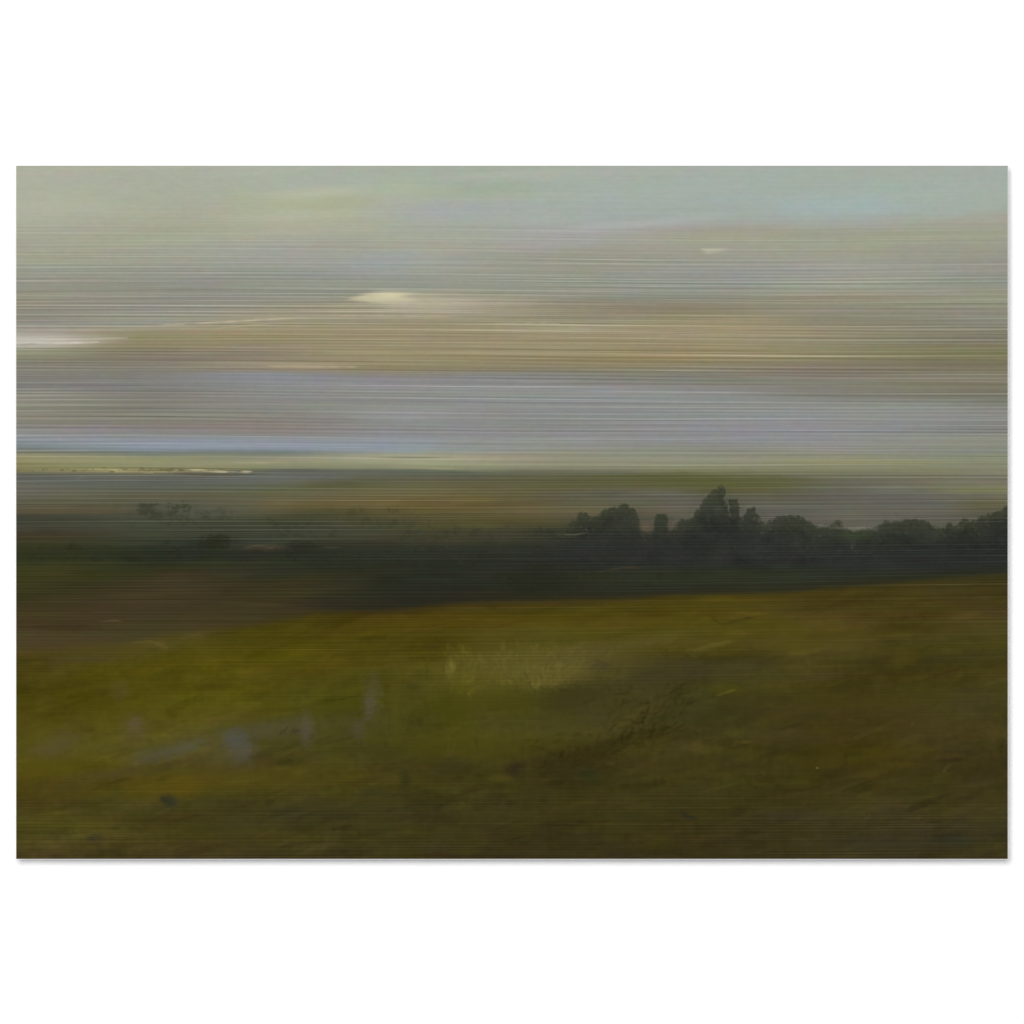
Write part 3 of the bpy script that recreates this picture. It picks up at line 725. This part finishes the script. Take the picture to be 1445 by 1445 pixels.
# hidden hanging frame: holds the sheet off the wall, set well in from its edges
rail, nt, bsdf = material('frame_wood')
tc = nt.nodes.new('ShaderNodeTexCoord')
wv = nt.nodes.new('ShaderNodeTexNoise')
wv.inputs['Scale'].default_value = 40
cr_ = nt.nodes.new('ShaderNodeValToRGB')
cr_.color_ramp.elements[0].color = (0.30, 0.20, 0.11, 1)
cr_.color_ramp.elements[1].color = (0.42, 0.30, 0.18, 1)
nt.links.new(tc.outputs['Object'], wv.inputs['Vector'])
nt.links.new(wv.outputs['Fac'], cr_.inputs['Fac'])
nt.links.new(cr_.outputs['Color'], bsdf.inputs['Base Color'])
bm = bmesh.new()
for sx, sz, lx, lz in ((0, 0.20, 0.66, 0.03), (0, -0.20, 0.66, 0.03), (-0.315, 0, 0.03, 0.37), (0.315, 0, 0.03, 0.37)):
    g = bmesh.ops.create_cube(bm, size=1)['verts']
    for v in g:
        v.co = Vector((sx + v.co.x * lx, -GAP / 2 + v.co.y * GAP, sz + v.co.z * lz))
mesh_object('hanging_frame', bm, rail, art)

# printed face: a fine grid carrying the picture as a colour attribute
NX, NZ = 980, 978
gx = np.linspace(0, W - 1, NX)
i0 = np.clip(gx.astype(int), 0, W - 2)
f = (gx - i0)[None, :, None]
pic = IMG[:, i0] * (1 - f) + IMG[:, i0 + 1] * f
px = np.linspace(-PW / 2, PW / 2, NX)
pz = np.linspace(PH / 2, -PH / 2, NZ)
co = np.empty((NZ, NX, 3), np.float32)
co[..., 0] = px[None, :]
co[..., 1] = FACE_Y
co[..., 2] = pz[:, None]
me = bpy.data.meshes.new('printed_face')
me.vertices.add(NX * NZ)
me.vertices.foreach_set('co', co.ravel())
q = (np.arange(NZ - 1)[:, None] * NX + np.arange(NX - 1)[None, :]).ravel()
quads = np.stack([q, q + NX, q + NX + 1, q + 1], 1).astype(np.int32)
nq = len(quads)
me.loops.add(nq * 4)
me.loops.foreach_set('vertex_index', quads.ravel())
me.polygons.add(nq)
me.polygons.foreach_set('loop_start', np.arange(0, nq * 4, 4, dtype=np.int32))
me.update(calc_edges=True)
ca = me.color_attributes.new('picture', 'FLOAT_COLOR', 'POINT')
lin = np.ones((NZ, NX, 4), np.float32)
lin[..., :3] = srgb_to_linear(pic) / LIGHT
ca.data.foreach_set('color', lin.ravel())

ink, nt, bsdf = material('printed_ink')
at = nt.nodes.new('ShaderNodeAttribute')
at.attribute_name = 'picture'
tc = nt.nodes.new('ShaderNodeTexCoord')
mp = nt.nodes.new('ShaderNodeMapping')
mp.inputs['Scale'].default_value = (9, 9, 1900)
nz = nt.nodes.new('ShaderNodeTexNoise')
nz.inputs['Scale'].default_value = 1.0
nz.inputs['Detail'].default_value = 2
rp = nt.nodes.new('ShaderNodeMapRange')
rp.inputs['From Min'].default_value = 0.3
rp.inputs['From Max'].default_value = 0.7
rp.inputs['To Min'].default_value = 0.985
rp.inputs['To Max'].default_value = 1.015
mul = nt.nodes.new('ShaderNodeVectorMath')
mul.operation = 'SCALE'
nt.links.new(tc.outputs['Object'], mp.inputs['Vector'])
nt.links.new(mp.outputs['Vector'], nz.inputs['Vector'])
nt.links.new(nz.outputs['Fac'], rp.inputs['Value'])
nt.links.new(at.outputs['Color'], mul.inputs[0])
nt.links.new(rp.outputs['Result'], mul.inputs['Scale'])
nt.links.new(mul.outputs['Vector'], bsdf.inputs['Base Color'])
bsdf.inputs['Roughness'].default_value = 0.6
bsdf.inputs['Specular IOR Level'].default_value = 0.0
me.materials.append(ink)
face = bpy.data.objects.new('printed_face', me)
col.objects.link(face)
face.parent = art

# ---- light: one large soft lamp up to the left behind the camera, and the even bounce of a white room
D = 13.0
HALF = math.radians(16.5)
ox, oz = 2.3 / 21.0, 4.0 / 21.0        # how far the shadow leans right and down, per unit of gap
dirv = Vector((-ox, -1.0, oz)).normalized()
rad = D * math.tan(HALF)
ld = bpy.data.lights.new('soft_lamp', 'AREA')
ld.shape = 'DISK'
ld.size = 2 * rad
# radiance of the disk so that the wall at the print gets KEY
cosw = -dirv.y
ld.energy = KEY / 0.93 * math.pi ** 2 * (D * D + rad * rad) / cosw
ld.color = (1, 1, 1)
lamp = bpy.data.objects.new('soft_lamp', ld)
lamp.location = Vector((CX, 0, CZ)) + dirv * D
lamp.rotation_euler = (-dirv).to_track_quat('-Z', 'Y').to_euler()
col.objects.link(lamp)

world = bpy.data.worlds.new('World')
scene.world = world
world.use_nodes = True
bg = world.node_tree.nodes['Background']
bg.inputs['Color'].default_value = (1, 1, 1, 1)
bg.inputs['Strength'].default_value = FILL / 0.93

# ---- camera: square-on, long lens
cd = bpy.data.cameras.new('camera')
cd.lens = 250
cd.sensor_width = 36
cd.sensor_fit = 'HORIZONTAL'
view_w = 1445 * S
dist = view_w * cd.lens / cd.sensor_width
cd.clip_end = 100
cam = bpy.data.objects.new('camera', cd)
ccx = (1445 / 2 - (X0 + X1) / 2) * S
ccz = -(1445 / 2 - (233.75 + 1212) / 2) * S
cam.location = (CX + ccx, FACE_Y - dist, CZ + ccz)
cam.rotation_euler = (math.radians(90), 0, 0)
col.objects.link(cam)
scene.camera = cam

vs = scene.view_settings
scene.display_settings.display_device = 'sRGB'
vs.view_transform = 'Standard'
vs.look = 'None'
vs.exposure = 0
vs.gamma = 1
vs.use_curve_mapping = False
scene.cycles.use_denoising = True
scene.cycles.pixel_filter_type = 'BLACKMAN_HARRIS'
scene.cycles.filter_width = 1.1
